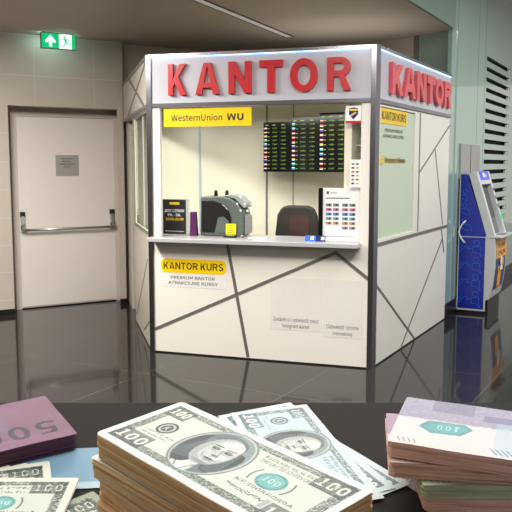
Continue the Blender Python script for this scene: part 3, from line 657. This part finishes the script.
# ------------------------------------------------------------------ desk with the money
TT = .11
TF = dict(o=Vector((0, .42, 1.374)), ex=Vector((1, 0, 0)), ey=Vector((0, math.cos(TT), math.sin(TT))), n=Vector((0, -math.sin(TT), math.cos(TT))))
def tfr(x, y, h, ang):
    """frame lying on the sloped desk: u along the note, w across it, z out of the desk"""
    c, s_ = math.cos(ang), math.sin(ang)
    e = TF['ex']*c+TF['ey']*s_; a = TF['ey']*c-TF['ex']*s_
    return Tilt(TF['o']+TF['ex']*x+TF['ey']*y+TF['n']*h, e, a, TF['n'])
dk = thing('sloped_desk', 'matt black sloped desk under the money in the foreground', 'desk', (0, .42, 0))
mb = MB(tfr(0, 0, 0, 0)); mb.box(-.42, .42, -.25, .235, -.03, -.0003); mb.build('desk_top', M['desk'], dk, bevel=.003)
mb = MB(); mb.box(-.30, .30, .30, .52, .04, 1.322); mb.build('pedestal', M['desk'], dk)
mb = MB(); mb.box(-.36, .36, .22, .60, 0, .04); mb.build('base', M['desk'], dk)

class Canvas:
    def __init__(s, Wm, Hm, res, bg):
        s.nx = int(round(Wm/res))+1; s.ny = int(round(Hm/res))+1
        s.X, s.Y = np.meshgrid(np.linspace(0, Wm, s.nx), np.linspace(0, Hm, s.ny)); s.W, s.H = Wm, Hm
        s.a = np.zeros((s.ny, s.nx, 3)); s.a[:] = bg
        s.res = res
    def put(s, mask, col, al=1.0):
        k = (np.clip(mask, 0, 1)*al)[..., None]; s.a = s.a*(1-k)+np.array(col, float)*k
    def rect(s, x0, x1, y0, y1, col, al=1): s.put((s.X >= x0) & (s.X <= x1) & (s.Y >= y0) & (s.Y <= y1), col, al)
    def ell(s, cx, cy, rx, ry, col, al=1, t=0, r0=0):
        c, q = math.cos(t), math.sin(t); dx, dy = s.X-cx, s.Y-cy
        d = np.sqrt(((dx*c+dy*q)/rx)**2+((-dx*q+dy*c)/ry)**2)
        s.put(np.clip((1-d)*min(rx, ry)/s.res+.5, 0, 1)*(d >= r0), col, al)
    def poly(s, P, col, al=1):
        m = np.ones_like(s.X, bool); n = len(P); area_ = sum(P[i][0]*P[(i+1) % n][1]-P[(i+1) % n][0]*P[i][1] for i in range(n)); sg_ = 1 if area_ > 0 else -1
        for i in range(n):
            (x0, y0), (x1, y1) = P[i], P[(i+1) % n]
            m &= sg_*((x1-x0)*(s.Y-y0)-(y1-y0)*(s.X-x0)) >= 0
        s.put(m, col, al)
    def line(s, x0, y0, x1, y1, wd, col, al=1):
        dx, dy = x1-x0, y1-y0; L2 = dx*dx+dy*dy+1e-9
        t = np.clip(((s.X-x0)*dx+(s.Y-y0)*dy)/L2, 0, 1); d = np.hypot(s.X-x0-t*dx, s.Y-y0-t*dy)
        s.put(np.clip((wd/2-d)/s.res+.5, 0, 1), col, al)
    def text(s, txt, x0, x1, y0, y1, col, bold=.02, al=1, flip=False):
        v, tr_, lo, hi = number(txt) if txt.isdigit() else glyphs(txt, 0.0); q = (v-lo)/(hi-lo)
        if flip: q = 1-q
        P = np.stack([x0+(x1-x0)*q[:, 0], y0+(y1-y0)*q[:, 1]], 1); m = np.zeros_like(s.X)
        for f in tr_:
            p = P[list(f)]; a0 = np.maximum(((p.min(0)-.01)/s.res).astype(int), 0); b0 = (p.max(0)/s.res).astype(int)+2
            sx, sy = slice(a0[0], b0[0]), slice(a0[1], b0[1]); X, Y = s.X[sy, sx], s.Y[sy, sx]
            d = [(p[(i+1) % 3, 0]-p[i, 0])*(Y-p[i, 1])-(p[(i+1) % 3, 1]-p[i, 1])*(X-p[i, 0]) for i in range(3)]
            m[sy, sx] = np.maximum(m[sy, sx], ((d[0] >= 0) & (d[1] >= 0) & (d[2] >= 0)) | ((d[0] <= 0) & (d[1] <= 0) & (d[2] <= 0)))
        k = int(round(bold*(y1-y0)*.9/s.res)); m0 = m.copy()
        for dx in range(-k, k+1):
            for dy in (0, 1) if k else (0,): m = np.maximum(m, np.roll(np.roll(m0, dx, 1), dy, 0))
        s.put(m, col, al)
    def grain(s, x0, x1, y0, y1, col, al=.5, cell=2, dens=.5):
        n = RNG.rand(s.ny//cell+2, s.nx//cell+2); n = np.kron(n, np.ones((cell, cell)))[:s.ny, :s.nx]
        s.put((n < dens) & (s.X >= x0) & (s.X <= x1) & (s.Y >= y0) & (s.Y <= y1), col, al)

def dollar(res, key='', tone=(238, 240, 234), blue=False):
    c = Canvas(156, 66, res, tone); ink = (40, 54, 52) if not blue else (62, 92, 108); pale = (206, 216, 206) if not blue else (186, 212, 220)
    c.rect(5, 151, 5, 61, pale, .75)
    for (x0, x1, y0, y1) in ((5, 151, 55.5, 60.5), (5, 151, 5.5, 11), (5, 11.5, 5, 61), (144.5, 151, 5, 61)):
        c.rect(x0, x1, y0, y1, ink, .55); c.grain(x0, x1, y0, y1, (214, 222, 214), .75, 2, .38); c.grain(x0, x1, y0, y1, (40, 54, 52), .7, 1, .3)
    for k in range(7): c.line(14+k*19, 57.5, 27+k*19, 59, .6, (228, 232, 226), .8)
    for (x0, x1, y0, y1) in ((6, 33, 6, 20), (128, 150, 46, 60), (128, 150, 6, 20), (6, 24, 47, 60)):
        c.rect(x0, x1, y0, y1, ink, .5); c.text('100', x0+2, x1-2, y0+2.5, y1-3, (238, 240, 232), .04); c.line(x0, y0, x1, y0, .7, ink); c.grain(x0, x1, y0, y1, ink, .3, 1, .3)
    # oval medallion with a plain generic bust
    c.ell(67, 34, 24.5, 27.5, (110, 128, 130)); c.ell(67, 34, 23.3, 26.3, (196, 206, 204)); c.ell(67, 34, 22, 25, (146, 162, 164)); 
    yy = (np.sin(c.Y*5.2) > .1); c.put(yy & (((c.X-67)/22)**2+((c.Y-34)/25)**2 < 1), (120, 138, 142), .35)
    ink2 = (34, 46, 52)
    def clip(f):
        old = c.a.copy(); f(); k = (((c.X-67)/22.5)**2+((c.Y-34)/25.5)**2 < 1)[..., None]; c.a = np.where(k, c.a, old)
    def bust():
        for k in range(60):      # engraved background, denser at the left
            y = 8+k*.9; c.line(44, y, 60-6*math.sin(k*.2), y+1.5, .35, ink2, .55)
        c.ell(62, 4, 27, 19, (70, 86, 92)); c.ell(70, 3, 16, 16, (96, 112, 118)); c.poly([(56, 10), (72, 8), (71, 24), (60, 25)], (226, 231, 228)); c.poly([(58, 2), (70, 2), (68, 18), (61, 19)], (246, 247, 244)); c.line(57, 16, 66, 5, 1, ink2, .6); c.line(71, 17, 66, 5, .8, ink2, .6)
        c.ell(55.5, 31, 9.5, 18, ink2, 1, .18); c.ell(80, 29, 7.5, 14, ink2, 1, -.2); c.ell(66, 46, 14, 10.5, (88, 104, 110))
        for k in range(11): c.line(46.5+k*1.3, 16+k*.3, 54+k*.9, 46, .5, (120, 136, 142), .9)
        for k in range(8): c.line(76+k*1.4, 17, 75+k*1.0, 42, .5, (120, 136, 142), .9)
        c.ell(68, 36, 12.8, 17.5, (176, 188, 186), 1, -.06); c.ell(70, 37.5, 10.4, 14.8, (206, 214, 210), 1, -.06); c.ell(72, 44.5, 7.6, 7, (232, 236, 232)); c.ell(74.5, 32.5, 4.4, 4.4, (228, 232, 228), .8); c.ell(64, 30.5, 3.6, 4.4, (218, 224, 220), .8)
        for x, d in ((64.6, .25), (74.6, -.1)): c.ell(x, 38.6, 3.3, 1.9, (130, 144, 148), .9); c.ell(x, 38.3, 2.3, 1.0, ink2); c.ell(x+.3, 38.6, .5, .5, (220, 224, 224)); c.line(x-3.3, 41.2+d, x+3, 41.9-d, .9, ink2, .85); c.line(x-2.4, 35.9, x+2.3, 35.8, .45, (120, 134, 138))
        c.line(70.2, 39, 72.4, 32.4, .9, (126, 140, 144)); c.ell(71, 31.6, 2.7, 1.1, (110, 124, 130)); c.ell(70.6, 27.2, 4.2, .8, ink2, .9); c.ell(70.6, 25.6, 3.2, .9, (140, 154, 156)); c.ell(69.5, 21.5, 6.6, 1.6, (120, 134, 138), .7); c.line(62.5, 31, 65, 26.6, .6, (110, 124, 130)); c.line(77, 30.6, 76, 26.6, .5, (130, 144, 148))
        c.grain(40, 94, 5, 62, ink2, .18, 1, .4); c.grain(40, 94, 5, 62, (240, 242, 240), .14, 1, .35)
    clip(bust)
    c.ell(25, 34.5, 6.8, 7.2, ink, .95); c.ell(25, 34.5, 5.2, 5.6, (190, 202, 196)); c.ell(25, 34.5, 3.8, 4.2, ink, .85); c.text('K', 23.4, 26.6, 32, 37, (228, 234, 228), .03)
    for k, (a, b) in enumerate(((14, 41), (16, 39))): c.text('THIS NOTE IS LEGAL TENDER' if not k else 'FOR ALL DEBTS PUBLIC', a, b, 26.3-3*k-1, 28-3*k-1, ink, .0)
    c.text('FEDERAL RESERVE NOTE', 92, 142, 50.6, 53.6, ink, .0); c.text('THE UNITED STATES OF AMERICA', 92, 142, 45.8, 49.2, ink, .0)
    tl = (44, 142, 140)
    c.ell(113, 34, 9.4, 8.2, tl, .95); c.ell(113, 34, 7.6, 6.5, (96, 180, 176)); c.grain(104, 122, 27, 41, (210, 232, 228), .35, 1, .4); c.text('100', 107.4, 118.6, 31.8, 36.6, (226, 240, 236), .03)
    for sx in (-1, 1):
        for k in range(12):
            t0, t1 = -.5+k/12, -.5+(k+1)/12; c.line(113+sx*13.5*math.cos(t0), 34+13*math.sin(t0), 113+sx*13.5*math.cos(t1), 34+13*math.sin(t1), .7, ink)
    c.text('KE39086089A', 97, 138, 22, 25, (50, 62, 60), .0)
    x = 96
    while x < 122: y = RNG.rand(2)*3; c.line(x, 15.5+y[0], x+2.2, 15.5+y[1], .45, (50, 60, 60)); x += 1.5
    c.rect(124, 127, 12, 20, (120, 120, 150), .4)
    return c
def zloty(res, tone, mark, band2, back, ring=True, mdark=False):
    """large note: pentagon at the left end, hatch marks near the front edge, a ring to the right"""
    c = Canvas(150, 75, res, tone)
    c.rect(0, 150, 42, 75, back, .55); c.grain(0, 150, 40, 75, back, .25, 3, .5); c.rect(64, 112, 3, 52, band2, .55); c.grain(64, 150, 0, 60, band2, .25, 2, .4)
    for k in range(10): c.line(60, 45+k*3, 150, 43+k*3.1, .5, back, .35)
    c.poly([(15, 30), (20, 39.5), (44, 41), (50, 34), (43, 22.5), (24, 21.5)], mark, .95)
    c.poly([(18, 30), (22, 37.5), (43, 38.5), (47, 33.5), (41.5, 25), (25, 24)], tuple(min(255, q+22) for q in mark), .8)
    c.text('100' if not mdark else '200', 27, 41, 28, 35, tuple(min(255, q+110) for q in mark), .03, 1, True)
    for k in range(4): c.line(5+k*3.3, 9, 2.5+k*3.3+4.8, 3.5, .55, (60, 56, 66)); 
    for k in range(4): c.line(9+k*3.3, 18, 5+k*3.3, 24, .45, (70, 66, 80), .0)
    for k in range(14): c.line(62+k*3.3, 11.5, 66.5+k*3.3, 4, .6, (52, 60, 84))
    if ring: c.ell(98, 34, 13, 12, (60, 66, 116)); c.ell(98, 34, 10, 9, band2)
    c.rect(55, 90, 50, 60, (84, 78, 120), .5); c.rect(20, 48, 56, 75, (96, 90, 126), .45)
    return c
def euro(res):
    c = Canvas(160, 82, res, (122, 84, 118)); c.rect(0, 160, 0, 14, (140, 98, 134), .8); c.rect(20, 120, 30, 82, (124, 98, 128), .6); c.rect(118, 160, 0, 82, (136, 84, 110), .5)
    c.text('500', 96, 151, 11, 33, (44, 30, 58), .05, 1, True); c.grain(0, 160, 0, 82, (112, 84, 116), .2, 3, .5)
    for k in range(6): c.line(30+k*9, 40, 36+k*12, 80, .8, (96, 76, 108), .6)
    return c
PRINT = vcol_mat('banknote_print')
def note_mesh(c, name, bend=.0, thick=.00012, corner=3.0, curl=0.0):
    """a banknote sheet in metres, lower left corner at the origin, printed per vertex"""
    ny, nx = c.ny, c.nx; X, Y = c.X.copy(), c.Y.copy()
    if corner:
        for cx, cy, sx, sy in ((corner, corner, -1, -1), (c.W-corner, corner, 1, -1), (corner, c.H-corner, -1, 1), (c.W-corner, c.H-corner, 1, 1)):
            dx, dy = (X-cx)*sx, (Y-cy)*sy; m = (dx > 0) & (dy > 0); mx_ = np.maximum(dx, dy); d = np.hypot(dx, dy)+1e-9
            X = np.where(m, cx+sx*dx*mx_/d, X); Y = np.where(m, cy+sy*dy*mx_/d, Y)
    Z = bend*np.sin(math.pi*X/c.W)+curl*((X/c.W-.5)*2)**2+.00015*np.sin(X*.11)*np.cos(Y*.13)
    co_ = np.stack([X/1000, Y/1000, Z], -1).reshape(-1, 3)
    i = np.arange(ny*nx).reshape(ny, nx); q = np.stack([i[:-1, :-1], i[:-1, 1:], i[1:, 1:], i[1:, :-1]], -1).reshape(-1, 4)
    bot = co_.copy(); bot[:, 2] -= thick; N = len(co_)
    rim = np.concatenate([i[0, :], i[1:, -1], i[-1, -2::-1], i[-2:0:-1, 0]]); r2 = np.roll(rim, -1)
    me = bpy.data.meshes.new(name)
    faces = np.concatenate([q, np.stack([rim, rim+N, r2+N, r2], -1)])
    V = np.concatenate([co_, bot]); me.vertices.add(len(V)); me.vertices.foreach_set('co', V.ravel())
    me.loops.add(faces.size); me.loops.foreach_set('vertex_index', faces.ravel().astype(np.int32)); me.polygons.add(len(faces))
    me.polygons.foreach_set('loop_start', np.arange(0, faces.size, 4, dtype=np.int32)); me.polygons.foreach_set('loop_total', np.full(len(faces), 4, dtype=np.int32))
    me.update(calc_edges=True)
    col = c.a.reshape(-1, 3)/255; col = np.where(col <= .04045, col/12.92, ((col+.055)/1.055)**2.4)
    ca = np.ones((len(V), 4)); ca[:N, :3] = col; ca[N:, :3] = col.mean(0)
    at_ = me.color_attributes.new('print', 'FLOAT_COLOR', 'POINT'); at_.data.foreach_set('color', ca.ravel())
    me.materials.append(PRINT)
    for p in me.polygons: p.use_smooth = False
    return me
def place(fr): 
    return Matrix(((fr.e.x, fr.n.x, fr.z.x, fr.o.x), (fr.e.y, fr.n.y, fr.z.y, fr.o.y), (fr.e.z, fr.n.z, fr.z.z, fr.o.z), (0, 0, 0, 1)))
def single(name, me, fr, label, group=None):
    o = bpy.data.objects.new(name, me); C.objects.link(o); o.matrix_world = place(fr); return tag(o, label, 'banknote', group)
def bundle(fr, Wm, Hm, h, me, m, label, cat='bundle of banknotes', layers=14, jit=.0007, seed=1, group=None, name='banknote_bundle'):
    """me = top note (or None); the block of sheets is built of many slightly shifted layers"""
    rnd = random.Random(seed)
    root = bpy.data.objects.new(name, None); C.objects.link(root); root.matrix_world = place(fr); root['label'] = label; root['category'] = cat
    root.empty_display_size = .02
    if group: root['group'] = group
    L_ = Fr((0, 0, 0), (1, 0, 0), (0, 1, 0)); mb = MB(L_); z = 0; Wn, Hn = Wm/1000, Hm/1000
    tz = h-(.0003 if me else 0); cuts = sorted([0, tz]+[rnd.uniform(.04, .96)*tz for _ in range(layers-1)])
    for a, b in zip(cuts, cuts[1:]):
        dx, dy = rnd.uniform(-jit, jit), rnd.uniform(-jit, jit); r = .003
        P = [(r+dx, dy), (Wn-r+dx, dy), (Wn+dx, r+dy), (Wn+dx, Hn-r+dy), (Wn-r+dx, Hn+dy), (r+dx, Hn+dy), (dx, Hn-r+dy), (dx, r+dy)]
        mb.prism(P, a, b-.00004, 'z')
    bmesh.ops.recalc_face_normals(mb.bm, faces=mb.bm.faces); bm_ = bpy.data.meshes.new('paper_block'); mb.bm.to_mesh(bm_); mb.bm.free(); bm_.materials.append(m)
    b_ = bpy.data.objects.new('paper_block', bm_); C.objects.link(b_); b_.parent = root
    if me:
        t_ = bpy.data.objects.new('top_note', me); C.objects.link(t_); t_.parent = root; t_.location = (0, 0, h)
    return root
TAN = layered('tan_sheet_edges', (212, 172, 124), (240, 204, 156)); PINK = layered('pink_sheet_edges', (208, 168, 158), (230, 196, 186)); PINK2 = layered('pale_pink_sheet_edges', (196, 160, 148), (228, 198, 186))
GREEN = layered('green_sheet_edges', (170, 180, 156), (196, 204, 180)); PURP = layered('purple_sheet_edges', (70, 42, 66), (104, 66, 94)); GREY = layered('grey_sheet_edges', (150, 150, 156), (200, 200, 206))
big = dollar(.4); me_big = note_mesh(big, 'hundred_note', bend=0, corner=4)
sm = dollar(.7, tone=(226, 228, 214)); me_sm = note_mesh(sm, 'note_sheet', corner=2)
bl = dollar(.55, tone=(206, 222, 226), blue=True); me_bl = note_mesh(bl, 'blue_note_sheet', corner=1)
# main stack: four bundles
AM = -.80
def mainfr(dx, dy, h, da=0):
    f_ = tfr(-.017, .0, 0, AM+da); base = TF['o']+TF['ex']*(-.0171)+TF['ey']*(.0044)+TF['n']*h
    f_.o = base-f_.e*(.078-dx)-f_.n*(.033-dy); return f_
bundle(mainfr(-.001, -.001, .003, .02), 156, 66, .018, None, TAN, 'bottom bundle of the tall tan edged dollar stack, resting on the desk', layers=16, seed=3)
bundle(mainfr(-.0035, .001, .0215, -.015), 156, 66, .0145, None, TAN, 'second bundle from the bottom of the tall tan edged dollar stack', layers=12, seed=4)
b3 = bundle(mainfr(-.005, .001, .0365, .03), 156, 66, .012, me_sm, TAN, 'bundle just under the top one of the tall tan edged dollar stack', layers=12, seed=5)
bundle(mainfr(0, 0, .0497, 0), 156, 66, .0155, me_big, TAN, 'top bundle of the tall dollar stack with a sharp hundred dollar note facing up', layers=12, seed=6)
# right pile
ZA = -.385
z1 = note_mesh(zloty(.6, (220, 212, 214), (60, 140, 146), (170, 200, 216), (112, 108, 150)), 'pentagon_note', corner=1.5)
z2 = note_mesh(zloty(.6, (214, 190, 186), (26, 26, 30), (176, 150, 172), (120, 90, 130), mdark=True), 'dark_pentagon_note', corner=1.5)
z3 = note_mesh(zloty(.9, (186, 200, 176), (60, 110, 70), (150, 180, 150), (110, 140, 110)), 'green_note', corner=1.5)
z4 = note_mesh(zloty(.9, (200, 200, 208), (90, 96, 120), (170, 180, 196), (120, 124, 140)), 'grey_note', corner=1.5)
bundle(tfr(.106, .0535, .003, -.02), 150, 75, .0095, None, PINK, 'pink edged bundle at the bottom of the right hand pile, under the green one', seed=11)
bundle(tfr(.104, .0535, .0128, .0), 150, 75, .0093, z3, GREEN, 'green edged bundle in the right hand pile between two pink edged ones', seed=12)
bundle(tfr(.084, .062, .0228, -.13), 150, 75, .0105, z2, PINK2, 'pale pink bundle with a black pentagon, second from top of right hand pile', seed=13)
bundle(tfr(.083, .068, .0345, ZA+.03), 150, 75, .0105, z1, PINK, 'top bundle of the right hand pile, its note showing a teal pentagon', seed=14, jit=.0004)
single('banknote', z4, tfr(.092, .108, .0004, -1.02), 'greyish note lying aslant in the dark gap, half under the right hand pile')
# purple bundle at the back left
ep = note_mesh(euro(.8), 'purple_note', corner=1.5)
PA = math.radians(31)
fp_ = tfr(-.132, .1455, .0005, PA); fp_.o = fp_.o-fp_.e*.160
bundle(fp_, 160, 82, .0125, ep, PURP, 'purple bundle of 500 notes lying at the back left of the desk', seed=21)
# fanned bluish notes in the middle
for k, (x, y, a, h) in enumerate(((.084, .073, -1.30, .0022), (.094, .087, -1.14, .0017), (.105, .093, -.98, .0012))):
    # x, y is the far right corner of the note
    f_ = tfr(x, y, h, a); f_.o = f_.o-f_.e*.156-f_.n*.066
    single('banknote', me_bl, f_, ['bluish dollar note on top of the fan behind the tall stack, its 100 corner showing', 'bluish dollar note second in the fan behind the tall stack', 'bluish dollar note rightmost in the fan, touching the right hand pile'][k], 'fanned bluish notes')
# loose notes at the left
f_ = tfr(-.119, .091, .006, .0); f_.o = f_.o-f_.e*.156-f_.n*.066
bundle(f_, 156, 66, .0008, me_sm, GREY, 'pale dollar note lying flat at the bottom left corner with its right end showing', cat='banknote', layers=2, name='banknote')
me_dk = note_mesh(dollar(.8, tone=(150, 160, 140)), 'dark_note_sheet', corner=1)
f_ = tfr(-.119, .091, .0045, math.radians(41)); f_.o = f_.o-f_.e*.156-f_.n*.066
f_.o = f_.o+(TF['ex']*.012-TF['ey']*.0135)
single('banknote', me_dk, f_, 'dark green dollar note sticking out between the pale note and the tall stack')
for k, (x, y, a, h) in enumerate(((-.147, .122, 17, .0030), (-.163, .121, 30, .0022), (-.176, .120, 42, .0014))):
    f_ = tfr(x, y, h, math.radians(a)); f_.o = f_.o-f_.e*.156-f_.n*.066
    single('banknote', me_sm, f_, ['dollar note nearest the tall stack in the small fan before the purple bundle', 'middle dollar note of the small fan before the purple bundle', 'leftmost dollar note of the small fan before the purple bundle'][k], 'small fan of dollar notes')
sky = Canvas(100, 60, 2, (116, 158, 184)); sky.rect(0, 100, 0, 8, (196, 214, 224), .8)
f_ = tfr(-.180, .083, .0004, .08)
single('banknote', note_mesh(sky, 'sky_blue_note', corner=1), f_, 'plain sky blue note lying flat between the purple bundle and the tall stack')
